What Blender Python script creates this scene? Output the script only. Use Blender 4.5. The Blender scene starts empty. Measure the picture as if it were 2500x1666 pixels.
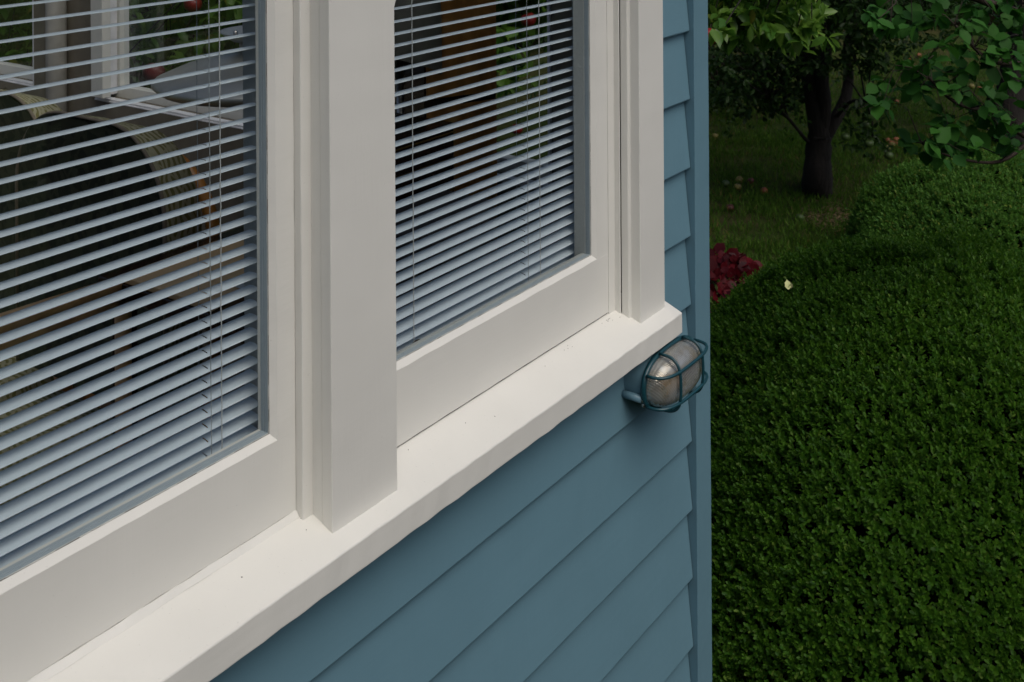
import bpy, bmesh, math, random
import numpy as np
from mathutils import Vector, Matrix
random.seed(7); RNG = np.random.default_rng(11)
SC = bpy.context.scene; COL = SC.collection

# ------------------------------------------------------------------ camera
CD, CH = 1.2, 2.75                      # distance from the casing plane, height above the lawn
YAW = math.atan2(2030., 2817.); CC, SS = math.cos(YAW), math.sin(YAW)
ROLL = 0.0064
cam_d = bpy.data.cameras.new('camera'); cam = bpy.data.objects.new('camera', cam_d); COL.objects.link(cam)
Fw = Vector((CC, SS, 0)); Rt = Vector((SS, -CC, 0)); Up = Vector((0, 0, 1))
Rr = (Rt - ROLL*Up).normalized(); Ur = (Up + ROLL*Rt).normalized()
Mc = Matrix((( Rr.x, Ur.x, -Fw.x, 0), (Rr.y, Ur.y, -Fw.y, -CD), (Rr.z, Ur.z, -Fw.z, CH), (0, 0, 0, 1)))
cam.matrix_world = Mc
cam_d.sensor_width = 36; cam_d.lens = 36*2817/2500.; cam_d.shift_y = -0.48
cam_d.clip_start = 0.05; cam_d.clip_end = 400
cam_d.dof.use_dof = True; cam_d.dof.focus_distance = 2.1; cam_d.dof.aperture_fstop = 14
SC.camera = cam

# ------------------------------------------------------------------ sky, sun, exposure
SUN_EL, SUN_AZ = math.radians(56), math.radians(196)     # azimuth measured from +Y towards +X
w = bpy.data.worlds.new('World'); SC.world = w; w.use_nodes = True
nt = w.node_tree; bgn = nt.nodes['Background']
sky = nt.nodes.new('ShaderNodeTexSky'); sky.sky_type = 'NISHITA'; sky.sun_disc = False
sky.sun_elevation = SUN_EL; sky.sun_rotation = SUN_AZ; sky.dust_density = 4.0; sky.air_density = 0.8; sky.ozone_density = 1.0
nt.links.new(sky.outputs[0], bgn.inputs[0]); bgn.inputs[1].default_value = 0.07
sl = bpy.data.lights.new('sun', 'SUN'); sl.energy = 1.1; sl.angle = math.radians(50); sl.color = (1, .975, .93)
so = bpy.data.objects.new('sun', sl); COL.objects.link(so)
sd = Vector((math.sin(SUN_AZ)*math.cos(SUN_EL), math.cos(SUN_AZ)*math.cos(SUN_EL), math.sin(SUN_EL)))
so.rotation_euler = (-sd).to_track_quat('-Z', 'Y').to_euler(); so.location = (0, -4, 9)
SC.view_settings.view_transform = 'Standard'; SC.view_settings.look = 'None'
SC.view_settings.exposure = 0.37; SC.view_settings.gamma = 1.0

# ------------------------------------------------------------------ helpers
def at(x, y, wd):
    """point seen at photograph pixel (x, y) at depth wd (used to take positions off the photograph)"""
    a, b = x-1250., y+367.; cr, sr = math.cos(ROLL), math.sin(ROLL)
    u = (cr*a - sr*b)/2817.; v = (sr*a + cr*b)/2817.
    return Vector(((SS*u+CC)*wd, -CD+(-CC*u+SS)*wd, CH-v*wd))
def atz(x, y, z=0.0):
    p = at(x, y, 1.0); k = (z-CH)/(p.z-CH)
    return Vector((p.x*k, -CD+(p.y+CD)*k, z))
def tag(o, label=None, cat=None, group=None, kind=None):
    if label: o['label'] = label
    if cat: o['category'] = cat
    if group: o['group'] = group
    if kind: o['kind'] = kind
    return o
def empty(name, loc=(0, 0, 0), label=None, cat=None, group=None):
    o = bpy.data.objects.new(name, None); o.empty_display_size = .1; o.location = loc; COL.objects.link(o)
    return tag(o, label, cat, group)

class MB:
    def __init__(s): s.v = []; s.f = []; s.sm = []
    def add(s, vs, fs, smooth=False):
        n = len(s.v); s.v += [tuple(p) for p in vs]; s.f += [tuple(n+i for i in f) for f in fs]; s.sm += [smooth]*len(fs); return s
    def box(s, a, b, M=None):
        (x0, y0, z0), (x1, y1, z1) = a, b
        vs = [Vector(p) for p in ((x0,y0,z0),(x1,y0,z0),(x1,y1,z0),(x0,y1,z0),(x0,y0,z1),(x1,y0,z1),(x1,y1,z1),(x0,y1,z1))]
        if M is not None: vs = [M @ p for p in vs]
        return s.add(vs, [(0,3,2,1),(4,5,6,7),(0,1,5,4),(1,2,6,5),(2,3,7,6),(3,0,4,7)])
    def extrude(s, prof, axis, a, b, n=1, wob=0.0, seed=0, fixed=(), smooth=False):
        """closed profile swept along X ('X': prof=(y,z)) or Z ('Z': prof=(x,y)); wob = hand-made waviness"""
        k = len(prof); rs = np.random.default_rng(seed); vs = []
        ph = rs.uniform(0, 6.28, (k, 2, 4)); fr = rs.uniform(4, 60, (k, 2, 4)); am = rs.uniform(.3, 1, (k, 2, 4))
        for i in range(n+1):
            t = a+(b-a)*i/n
            for j, (p, q) in enumerate(prof):
                if wob and j not in fixed:
                    d = [(am[j, c]*np.sin(fr[j, c]*t*2+ph[j, c])).sum()/2*wob for c in (0, 1)]
                else: d = (0, 0)
                vs.append((t, p+d[0], q+d[1]) if axis == 'X' else (p+d[0], q+d[1], t))
        fs = []
        for i in range(n):
            for j in range(k):
                j2 = (j+1) % k; fs.append((i*k+j, i*k+j2, (i+1)*k+j2, (i+1)*k+j))
        s.add(vs, fs, smooth); m = len(s.v)-len(vs)
        s.f += [tuple(m+j for j in range(k-1, -1, -1)), tuple(m+n*k+j for j in range(k))]; s.sm += [False, False]
        return s
    def tube(s, pts, rad, n=8, noise=0.0, caps=True):
        pts = [Vector(p) for p in pts]; rad = rad if hasattr(rad, '__len__') else [rad]*len(pts)
        vs = []; T0 = (pts[1]-pts[0]).normalized()
        N = T0.orthogonal().normalized()
        for i, p in enumerate(pts):
            T = (pts[min(i+1, len(pts)-1)]-pts[max(i-1, 0)]).normalized()
            N = (N-T*N.dot(T)).normalized(); B = T.cross(N)
            for j in range(n):
                a = 2*math.pi*j/n; r = rad[i]*(1+noise*random.uniform(-1, 1)); vs.append(p+(N*math.cos(a)+B*math.sin(a))*r)
        fs = [(i*n+j, i*n+(j+1) % n, (i+1)*n+(j+1) % n, (i+1)*n+j) for i in range(len(pts)-1) for j in range(n)]
        if caps: fs += [tuple(range(n-1, -1, -1)), tuple((len(pts)-1)*n+j for j in range(n))]
        return s.add(vs, fs, True)
    def lathe(s, prof, c=(0, 0, 0), n=32, M=None):
        vs = []; c = Vector(c)
        for r, z in prof:
            for j in range(n):
                a = 2*math.pi*j/n; p = Vector((r*math.cos(a), r*math.sin(a), z))
                if M is not None: p = M @ p
                vs.append(p+c)
        fs = [(i*n+j, i*n+(j+1) % n, (i+1)*n+(j+1) % n, (i+1)*n+j) for i in range(len(prof)-1) for j in range(n)]
        return s.add(vs, fs, True)
    def build(s, name, mat, parent=None, bevel=0.0, seg=2, recalc=True, tagkw=None):
        me = bpy.data.meshes.new(name); me.from_pydata([tuple(v) for v in s.v], [], s.f)
        me.polygons.foreach_set('use_smooth', s.sm); me.update()
        if recalc:
            bm = bmesh.new(); bm.from_mesh(me); bmesh.ops.recalc_face_normals(bm, faces=bm.faces); bm.to_mesh(me); bm.free()
        me.materials.append(mat)
        o = bpy.data.objects.new(name, me); COL.objects.link(o)
        if bevel:
            b = o.modifiers.new('bevel', 'BEVEL'); b.width = bevel; b.segments = seg; b.limit_method = 'ANGLE'; b.angle_limit = math.radians(35)
        if parent is not None:
            o.parent = parent; o.matrix_parent_inverse = parent.matrix_world.inverted() if parent.type != 'EMPTY' else Matrix.Translation(-Vector(parent.location))
        if tagkw: tag(o, **tagkw)
        return o

# ------------------------------------------------------------------ materials
class NT:
    def __init__(s, name):
        s.m = bpy.data.materials.new(name); s.m.use_nodes = True; s.t = s.m.node_tree
        s.b = s.t.nodes['Principled BSDF']; s.out = s.t.nodes['Material Output']; s._co = None
    def n(s, t, **k):
        x = s.t.nodes.new('ShaderNode'+t)
        for a, v in k.items(): setattr(x, a, v)
        return x
    def l(s, a, b): s.t.links.new(a, b)
    def co(s, kind='Object'):
        if s._co is None: s._co = s.n('TexCoord')
        return s._co.outputs[kind]
    def noise(s, scale, detail=3, rough=.5, vec=None, stretch=None):
        x = s.n('TexNoise'); x.inputs['Scale'].default_value = scale; x.inputs['Detail'].default_value = detail; x.inputs['Roughness'].default_value = rough
        v = vec or s.co()
        if stretch:
            mp = s.n('Mapping'); mp.inputs['Scale'].default_value = stretch; s.l(v, mp.inputs[0]); v = mp.outputs[0]
        s.l(v, x.inputs['Vector']); return x.outputs['Fac']
    def ramp(s, fac, stops):
        r = s.n('ValToRGB'); e = r.color_ramp.elements
        while len(e) < len(stops): e.new(.5)
        for q, (p, c) in zip(e, stops): q.position = p; q.color = (*c, 1) if len(c) == 3 else c
        s.l(fac, r.inputs[0]); return r.outputs[0]
    def mix(s, fac, a, b, mode='MIX'):
        x = s.n('Mix'); x.data_type = 'RGBA'; x.blend_type = mode
        for i, v in ((0, fac), (6, a), (7, b)):
            if hasattr(v, 'links'): s.l(v, x.inputs[i])
            else: x.inputs[i].default_value = v if i == 0 else ((*v, 1) if len(v) == 3 else v)
        return x.outputs[2]
    def bump(s, h, dist=.001, strength=1.0):
        b = s.n('Bump'); b.inputs['Distance'].default_value = dist; b.inputs['Strength'].default_value = strength
        s.l(h, b.inputs['Height']); s.l(b.outputs[0], s.b.inputs['Normal']); return b
    def col(s, v): 
        if hasattr(v, 'links'): s.l(v, s.b.inputs['Base Color'])
        else: s.b.inputs['Base Color'].default_value = (*v, 1)
    def set(s, **k):
        for a, v in k.items(): s.b.inputs[a.replace('_', ' ')].default_value = v
        return s

def paint(name, base, rough, speck=.25, stretch=(1, 1, 1), bumpd=.00045, var=.025, spec=.5):
    m = NT(name)
    big = m.noise(6, 3); d = tuple(c*(1-var) for c in base); l = tuple(min(1, c*(1+var)) for c in base)
    c = m.ramp(big, [(.3, d), (.7, l)])
    sp = m.noise(260, 1); spf = m.ramp(sp, [(.0, (0, 0, 0)), (.74, (0, 0, 0)), (.80, (speck,)*3)])
    c = m.mix(spf, c, tuple(x*.45 for x in base)); m.col(c)
    brush = m.noise(70, 4, .6, stretch=stretch); fine = m.noise(420, 2)
    a = m.n('Math', operation='MULTIPLY_ADD'); m.l(fine, a.inputs[0]); a.inputs[1].default_value = .12; m.l(brush, a.inputs[2])
    m.bump(a.outputs[0], bumpd, .8); m.set(Roughness=rough); m.b.inputs['Specular IOR Level'].default_value = spec
    r = m.ramp(m.noise(25, 3), [(.3, (rough-.06,)*3), (.7, (rough+.1,)*3)]); m.l(r, m.b.inputs['Roughness'])
    return m.m
M = {}
M['cream_v'] = paint('white_paint_vertical', (.72, .712, .662), .42, stretch=(1, 1, .12))
M['cream_h'] = paint('white_paint_horizontal', (.72, .712, .662), .42, stretch=(.12, 1, 1))
M['blue_h'] = paint('blue_wall_paint', (.132, .250, .312), .36, stretch=(.08, 1, 1), bumpd=.0004, speck=.1)
M['blue_v'] = paint('blue_corner_paint', (.132, .250, .312), .36, stretch=(1, 1, .1), bumpd=.0004, speck=.1)
M['teal'] = paint('teal_enamel', (.008, .052, .068), .3, bumpd=.0003, speck=.3)
M['slat'] = paint('slat_enamel', (.57, .655, .715), .36, bumpd=.00005, speck=0.1, var=.02)
M['spacer'] = paint('grey_spacer', (.40, .46, .50), .45, stretch=(.3, 1, .3), bumpd=.0002)
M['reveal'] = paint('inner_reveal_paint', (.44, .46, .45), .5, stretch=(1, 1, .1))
def simple(name, col, rough=.5, metal=0., bump=0., bs=60, var=.15, stretch=None, spec=.5):
    m = NT(name); n_ = m.noise(bs*.3, 4, stretch=stretch)
    m.col(m.ramp(n_, [(.3, tuple(c*(1-var) for c in col)), (.7, tuple(min(1, c*(1+var)) for c in col))]))
    m.set(Roughness=rough, Metallic=metal); m.b.inputs['Specular IOR Level'].default_value = spec
    if bump: m.bump(m.noise(bs, 4, stretch=stretch), bump)
    return m.m
M['dark_groove'] = simple('groove_dirt', (.05, .042, .033), .9)
M['cord'] = simple('blind_cord', (.55, .57, .56), .8)
M['cord_grey'] = simple('ladder_string', (.33, .36, .37), .8)
M['steel'] = simple('steel_screw', (.55, .52, .48), .3, 1.0, .0003, 300)
M['alum'] = simple('brushed_aluminium', (.46, .46, .42), .38, .6, .0001, 80, .05)
M['white_alum'] = simple('white_track', (.80, .80, .82), .3)
M['wall_in'] = simple('interior_wall', (.20, .175, .135), .8, 0, .0004, 60, .12)
M['floor_in'] = simple('interior_floor', (.07, .045, .03), .45, 0, .0004, 40, .3, (.1, 1, 1))
M['ceil_in'] = simple('interior_ceiling', (.6, .58, .54), .9)
M['pipe'] = simple('pale_pipe', (.35, .34, .31), .4)
M['wood_or'] = simple('orange_wood', (.52, .22, .05), .35, 0, .0003, 90, .35, (1, 1, .12))
M['wood_dk'] = simple('dark_wood', (.035, .017, .010), .25, 0, .0003, 60, .3, (.2, 1, 1))
M['gold'] = simple('gold_trim', (.30, .17, .04), .35, .6)
M['tan'] = simple('tan_board', (.86, .56, .28), .5, 0, .0002, 40, .18, (.15, 1, 1))
M['greybox'] = simple('grey_brown_card', (.085, .07, .062), .7, 0, .0003, 50, .2)
M['paper'] = simple('paper', (.62, .64, .60), .7)
M['cane'] = simple('cane_wood', (.80, .44, .19), .4, 0, .0004, 120, .3, (.15, 1, 1))
M['shade'] = simple('beige_shade', (.24, .22, .17), .7)
M['bark'] = simple('bark', (.014, .011, .009), .9, 0, .012, 40, .5, (1, 1, .25))
M['soffit'] = simple('soffit', (.5, .5, .46), .7)
M['roofm'] = simple('roof_shingle', (.06, .06, .062), .9, 0, .004, 60, .3)
M['twig'] = simple('twig', (.035, .022, .014), .8)
M['soil'] = simple('leaf_mould', (.012, .010, .006), 1.0, spec=.0)
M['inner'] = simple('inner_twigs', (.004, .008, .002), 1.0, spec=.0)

def glass_mat():
    m = NT('window_glass'); t = m.t; t.nodes.remove(m.b)
    tr = m.n('BsdfTransparent'); tr.inputs[0].default_value = (.93, .95, .945, 1)
    gl = m.n('BsdfGlossy'); gl.inputs['Roughness'].default_value = .01
    fr = m.n('Fresnel'); ge = m.n('NewGeometry'); mr = m.n('MapRange'); m.l(ge.outputs['Backfacing'], mr.inputs['Value'])
    mr.inputs['To Min'].default_value = 1.95; mr.inputs['To Max'].default_value = 1/1.95; m.l(mr.outputs[0], fr.inputs[0])   # same reflectance from both sides
    bp = m.n('Bump'); bp.inputs['Distance'].default_value = .0004; m.l(m.noise(5, 1), bp.inputs['Height']); m.l(bp.outputs[0], gl.inputs['Normal'])
    mx = m.n('MixShader'); m.l(fr.outputs[0], mx.inputs[0]); m.l(tr.outputs[0], mx.inputs[1]); m.l(gl.outputs[0], mx.inputs[2])
    m.l(mx.outputs[0], m.out.inputs[0]); return m.m
M['glass'] = glass_mat()
def lamp_glass():
    m = NT('ribbed_lamp_glass')
    rust = m.noise(22, 4, .6); c = m.ramp(rust, [(.42, (.50, .51, .49)), (.60, (.40, .37, .30)), (.78, (.26, .16, .07))]); m.col(c)
    wv = m.n('TexWave', wave_type='RINGS', rings_direction='Y'); wv.inputs['Scale'].default_value = 75; wv.inputs['Distortion'].default_value = .3
    m.l(m.co(), wv.inputs['Vector']); m.bump(wv.outputs['Fac'], .0010, .4)
    m.set(Roughness=.12, Alpha=.74, Metallic=.45); m.b.inputs['Specular IOR Level'].default_value = .9; return m.m
M['lampglass'] = lamp_glass()
def leaf_mat(name, c1, c2, trans=.35, rough=.45, spec=.5, tip=None):
    m = NT(name); g = m.n('NewGeometry'); r = g.outputs['Random Per Island']
    st = [(0, c1), (.75, c2)]
    if tip: st += [(.93, c2), (.97, tip)]
    c = m.ramp(r, st); big = m.noise(2.2, 2); c = m.mix(m.ramp(big, [(.35, (.0,)*3), (.65, (.30,)*3)]), c, tuple((a+b)/2 for a, b in zip(c1, c2))); m.col(c)
    m.set(Roughness=rough); m.b.inputs['Specular IOR Level'].default_value = spec
    tl = m.n('BsdfTranslucent'); tc = m.mix(.5, c, tuple(min(1, x*1.6) for x in c2)); m.l(tc, tl.inputs[0])
    mx = m.n('MixShader'); mx.inputs[0].default_value = trans; m.l(m.b.outputs[0], mx.inputs[1]); m.l(tl.outputs[0], mx.inputs[2]); m.l(mx.outputs[0], m.out.inputs[0])
    return m.m
M['box1'] = leaf_mat('box_leaf', (.020, .082, .005), (.070, .172, .012), .35, .55, .25, (.13, .22, .03))
M['box2'] = leaf_mat('box_leaf_pale', (.034, .125, .018), (.105, .235, .032), .35, .55, .25, (.24, .28, .05))
M['apple_leaf'] = leaf_mat('apple_leaf', (.030, .125, .015), (.17, .31, .045), .5, .4, .5, (.36, .28, .05))
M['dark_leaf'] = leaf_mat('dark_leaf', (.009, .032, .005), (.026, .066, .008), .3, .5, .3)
M['quince_leaf'] = leaf_mat('quince_leaf', (.013, .068, .009), (.038, .135, .016), .3, .6, .2)
M['red_leaf'] = leaf_mat('red_leaf', (.030, .003, .006), (.11, .005, .010), .3, .5, .2)
M['grass'] = leaf_mat('grass_blade', (.038, .105, .012), (.100, .205, .022), .35, .6, .2, (.20, .15, .05))
M['straw'] = simple('dry_straw', (.20, .14, .07), .8)
def ground_mat():
    m = NT('lawn_ground'); n1 = m.noise(.9, 4); n2 = m.noise(9, 5, .7); n3 = m.noise(60, 4, .7)
    c = m.ramp(n2, [(.25, (.028, .026, .010)), (.5, (.042, .070, .014)), (.75, (.085, .080, .030))])
    c = m.mix(m.ramp(n1, [(.45, (0,)*3), (.65, (.6,)*3)]), c, (.10, .075, .035))
    c = m.mix(m.ramp(n3, [(.3, (.0,)*3), (.8, (.5,)*3)]), c, (.02, .035, .008)); m.col(c)
    m.bump(n3, .02); m.set(Roughness=.95); m.b.inputs['Specular IOR Level'].default_value = .1; return m.m
M['ground'] = ground_mat()

def npmesh(name, V, F, mat, parent=None, smooth=False):
    """V (n,3); F list of arrays with equal face length each"""
    me = bpy.data.meshes.new(name); V = np.asarray(V, np.float32); me.vertices.add(len(V)); me.vertices.foreach_set('co', V.ravel())
    loops = np.concatenate([f.ravel() for f in F]).astype(np.int32); tot = np.concatenate([np.full(len(f), f.shape[1], np.int32) for f in F])
    st = np.concatenate([[0], np.cumsum(tot)[:-1]]).astype(np.int32)
    me.loops.add(len(loops)); me.loops.foreach_set('vertex_index', loops); me.polygons.add(len(tot))
    me.polygons.foreach_set('loop_start', st); me.polygons.foreach_set('loop_total', tot)
    if smooth: me.polygons.foreach_set('use_smooth', np.ones(len(tot), bool))
    me.update(calc_edges=True); me.materials.append(mat)
    o = bpy.data.objects.new(name, me); COL.objects.link(o)
    if parent is not None: o.parent = parent; o.matrix_parent_inverse = Matrix.Translation(-Vector(parent.location))
    return o
LEAF_HI = (np.array([(0,0,0),(.30,.36,.05),(.68,.33,.05),(1,0,-.12),(.68,-.33,.05),(.30,-.36,.05),(.3,0,-.04),(.68,0,-.05)], float),
           [np.array([(0,6,1),(0,5,6),(7,3,2),(7,4,3)]), np.array([(6,7,2,1),(6,5,4,7)])])
LEAF_LO = (np.array([(0,0,0),(.5,.30,.08),(1,0,-.03),(.5,-.30,.08)], float), [np.array([(0,2,1),(0,3,2)])])
LEAF_MD = (np.array([(0,0,0),(.45,.27,.07),(.85,.20,.05),(1,0,-.02),(.85,-.20,.05),(.45,-.27,.07)], float), [np.array([(0,3,2,1),(0,5,4,3)])])
def unit(a): return a/np.maximum(np.linalg.norm(a, axis=-1, keepdims=True), 1e-9)
def leaves(name, P, D, N, L, W, mat, parent=None, shape=LEAF_LO, wide=1.0):
    """P base points, D direction of the midrib, N rough leaf normal, L lengths, W width factor"""
    P, D, N = np.asarray(P, float), unit(np.asarray(D, float)), np.asarray(N, float)
    B = unit(np.cross(N, D)); U = np.cross(D, B); v, F = shape; k = len(v)
    L = np.broadcast_to(np.asarray(L, float), (len(P),))[:, None, None]
    V = P[:, None, :] + L*(v[None, :, 0:1]*D[:, None, :] + W*v[None, :, 1:2]*B[:, None, :] + v[None, :, 2:3]*U[:, None, :])
    off = (np.arange(len(P))*k)
    Fs = [(f[None]+off[:, None, None]).reshape(-1, f.shape[1]) for f in F]
    return npmesh(name, V.reshape(-1, 3), Fs, mat, parent)

# ================================================================== GROUND
g = MB(); g.add([(-60, -60, 0), (80, -60, 0), (80, 80, 0), (-60, 80, 0)], [(0, 1, 2, 3)])
g.build('ground', M['ground'], tagkw=dict(label='dark lawn with brown and dry patches', kind='structure'))

g = MB(); pts_ = [(2.2, -3.0), (6.6, -3.2), (8.2, -1.2), (7.9, 1.6), (6.2, 1.9), (4.0, 1.3), (2.5, .6)]
g.add([(a, b, .004) for a, b in pts_], [tuple(range(len(pts_)))]); g.build('garden_bed', M['soil'], tagkw=dict(label='dark mulched bed under the box bushes', kind='structure'))
# ================================================================== HOUSE
house = empty('house', (0, 0, 0), 'blue weatherboard house wall with cream painted window frames and a flat corner board', 'house')
X0, XC0, XC1 = -1.6, 2.382, 2.455          # wall start, corner board
WZ0, WZ1 = 1.70, 3.06                      # rough opening
# --- weatherboards
sb = MB(); zb = 2.330-.1567*15
def board(z, xa, xb, seed):
    n = max(2, int((xb-xa)*28))
    sb.extrude([(.0235, z), (.0185, z+.0015), (.0175, z+.004), (.0330, z+.157), (.0330, z+.175), (.041, z+.175), (.041, z)], 'X', xa, xb, n, .00022, seed)
for k in range(24):
    z = zb+.1567*k
    if z+.16 < .12 or z > 3.45: continue
    if z+.157 < 1.7 or z > 3.1: board(z, X0, XC0-.002, k)
    elif z < 1.72: board(z, X0, XC0-.002, k) if z < 1.56 else (board(z, 2.19, XC0-.002, k), board(z, X0, .02, 90+k))
    else: board(z, 2.19, XC0-.002, k); board(z, X0, .02, 90+k)
# a board cut low under the sill
z = zb+.1567*11
sb.extrude([(.0235, z), (.0185, z+.0015), (.0175, z+.004), (.0180, 1.700), (.041, 1.700), (.041, z)], 'X', .02, 2.19, 40, .00022, 61)
sb.build('weatherboards', M['blue_h'], house, .0012, 2)
core = MB(); core.box((X0, .0415, .12), (2.448, .14, 1.695)); core.box((X0, .0415, 3.07), (2.448, .14, 3.5))
core.box((2.19, .0415, 1.695), (2.448, .14, 3.07)); core.box((X0, .0415, 1.695), (.0, .14, 3.07))
core.box((1.191, .0875, 1.695), (1.345, .15, 3.07)); core.build('wall_core', M['wall_in'], house)
cb = MB(); cb.extrude([(XC0, .007), (XC1, .007), (XC1, .045), (XC0, .045)], 'Z', .1, 3.5, 60, .0003, 5)
cb.build('corner_board', M['blue_v'], house, .0012)
cb2 = MB(); cb2.box((2.4485, .0455, .1), (XC1-.002, .12, 3.5)); cb2.build('corner_board', M['blue_v'], house, .0012)
# --- sill
zs = lambda y: 1.7545+.38*y
sl_ = MB(); sl_.extrude([(-.031, 1.6985), (-.031, zs(-.031)), (0, zs(0)), (.056, zs(.056)), (.10, zs(.056)), (.10, 1.702), (.0165, 1.7015)], 'X', -.06, 2.2447, 150, .0006, 3, fixed=(3, 4, 5))
sl_.build('window_sill', M['cream_h'], house, .0022, 3)
ck = MB()
ck.extrude([(.047, zs(.047)+.0003), (.0535, zs(.047)+.0085), (.062, zs(.047)+.0085), (.062, zs(.047)-.004)], 'X', .1, 1.187, 90, .0008, 9)
ck.build('sealant_bead', M['cream_h'], house)
# --- mullion casing with its curved bracket head, and the side casings
def casing(xa, xb, bracket, seed, side):
    m = MB(); zt = 3.0; n = 60; prof = []
    zcut = zs(0)-.004
    m.extrude([(xa, 0), (xb, 0), (xb, .024), (xb-.004, .055), (xa+side, .055), (xa+side, .024), (xa, .022)] if side >= 0 else
              [(xa, 0), (xb, 0), (xb, .036), (xa-.009, .036), (xa, .024)], 'Z', zcut, zt, n, .00035, seed)
    return m
m = MB()
zc = zs(0)-.006
m.extrude([(1.207, 0), (1.350, 0), (1.350, .0415), (1.2072, .0415), (1.2080, .022), (1.207, .019)], 'Z', zc, 3.0, 110, .00016, 21, fixed=(3,))
# bracket: casing swells to the right above z = 2.455
bz = [(0, 2.500), (.004, 2.512), (.010, 2.524), (.021, 2.538), (.036, 2.550), (.055, 2.558), (.055, 2.64), (0, 2.64)]
vs = [(1.3495+a, y, z_) for y in (.001, .038) for a, z_ in bz]; k = len(bz)
m.add(vs, [tuple(range(k-1, -1, -1)), tuple(range(k, 2*k))]+[(i, (i+1) % k, k+(i+1) % k, k+i) for i in range(k)])
m.build('window_casing', M['cream_v'], house, .0018, 3)
m = MB(); m.extrude([(2.116, 0), (2.2225, 0), (2.2225, .041), (2.107, .041), (2.107, .024), (2.116, .022)], 'Z', zc, 3.0, 110, .00016, 22)
m.build('window_casing', M['cream_v'], house, .0018, 3)
m = MB(); m.extrude([(.0, 0), (.125, 0), (.125, .041), (.0, .041)], 'Z', zc, 3.0, 40, .00035, 23); m.build('window_casing', M['cream_v'], house, .0018, 3)
m = MB(); m.box((-.05, -.008, 3.0), (2.275, .041, 3.13)); m.build('head_casing', M['cream_h'], house, .002)
# --- stops between casing and sash
m = MB(); m.extrude([(1.1875, .0402), (1.215, .0402), (1.215, .085), (1.1875, .085)], 'Z', zs(.04)-.004, 3.0, 80, .0003, 31); m.build('window_stop', M['cream_v'], house, .002, 3)
m = MB(); m.extrude([(2.1028, .0412), (2.106, .0412), (2.106, .090), (2.0775, .090), (2.0775, .054), (2.1020, .054)], 'Z', zs(.054)-.006, 3.0, 80, .0003, 32); m.build('window_stop', M['cream_v'], house, .0016, 3)
m = MB(); m.box((1.3505, .0412, zs(.04)-.004), (1.372, .085, 3.0)); m.build('window_stop', M['cream_v'], house, .002)
# --- sashes: stiles, bottom rail and putty bevels as one frame each, glass, spacer, inner reveal
def sash(x0, x1, gx0, gx1, bw, zbot, depth, right):
    """x0..x1 outer, gx0..gx1 glass edges, bw bevel width, depth = reveal depth behind the glass"""
    yf, yg = .054, .062; zg = 1.9095 if not right else 1.9137; zo = zg-.0105; zt = 2.98
    m = MB(); J = dict(n=1)
    m.extrude([(yf, zbot), (yf, zo), (yg, zg), (yg+.0005, zg), (.085, zg), (.085, zbot)], 'X', x0, x1, 120, .0004, 41+right, fixed=(2, 3, 4, 5))
    # right stile, left stile and top rail
    m.extrude([(gx1+bw, yf), (x1, yf), (x1, .0855), (gx1, .0855), (gx1, yg)], 'Z', zo-.0015, zt, 100, .00035, 43+right, fixed=(3,))
    m.extrude([(x0, yf), (gx0-bw, yf), (gx0, yg), (gx0, .0855), (x0, .0855)], 'Z', zo-.0015, zt, 60, .00035, 45+right, fixed=(3,))
    m.box((x0, yf+.0005, zt-.05), (x1, .086, zt))
    win = m.build('window_sash', M['cream_v'] if 0 else M['cream_h'], house, .0012, 2)
    gl = MB(); gl.add([(gx0-.003, yg+.001, zg-.004), (gx1+.003, yg+.001, zg-.004), (gx1+.003, yg+.001, zt-.04), (gx0-.003, yg+.001, zt-.04)], [(0, 1, 2, 3)])
    gl.build('glass_pane', M['glass'], win)
    pl = MB()
    for i in range(60):
        a = gx0+(gx1-gx0)*i/60; b = gx0+(gx1-gx0)*(i+1)/60; t = .0006+.0007*abs(math.sin(i*1.7)+math.sin(i*.6))/2
        pl.add([(a, .0612, zg+.0002), (b, .0612, zg+.0002), (b, .0612, zg+t), (a, .0612, zg+t)], [(0, 1, 2, 3)])
        a = zg+(zt-zg)*i/60; b = zg+(zt-zg)*(i+1)/60
        pl.add([(gx1-t, .0612, a), (gx1-.0001, .0612, a), (gx1-.0001, .0612, b), (gx1-t, .0612, b)], [(0, 1, 2, 3)])
    pl.build('putty_line', M['dark_groove'], win)
    sp = MB(); d = .0785 if not right else .0745
    e = .0006
    sp.box((gx1-e, yg+.0022, zg-.002), (gx1+.001, d, zt-.05)); sp.box((gx0-.001, yg+.0022, zg-.002), (gx0+e, d, zt-.05)); sp.box((gx0+e, yg+.0022, zg-.002), (gx1-e, d, zg+e))
    for q in (.25, .6): 
        yy = yg+.0022+(d-yg-.0022)*q
        sp.box((gx1-2*e, yy, zg), (gx1-e, yy+.0008, zt-.05)); sp.box((gx0, yy, zg+e), (gx1, yy+.0008, zg+2*e))
    sp.build('glazing_spacer', M['spacer'], win)
    if right:
        rv = MB(); rv.box((gx1-.0012, .0755, zg-.03), (gx1+.03, .102, zt)); rv.box((gx0-.03, .0755, zg-.03), (gx1-.0014, .084, zg+.0008))
        rv.build('inner_frame', M['reveal'], win, .001)
    return win
sash(.126, 1.187, .17, 1.1425, .0090, 1.7815, .016, 0)
sash(1.3525, 2.0752, 1.398, 2.0200, .0112, 1.7795, .04, 1)
# dark gap lines beside and under the opening sash
m = MB(); m.box((1.353, .058, 1.7745), (2.0765, .084, 1.7790)); m.box((2.0755, .058, 1.7790), (2.0772, .084, 3.0)); m.build('window_gap', M['dark_groove'], house)
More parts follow.
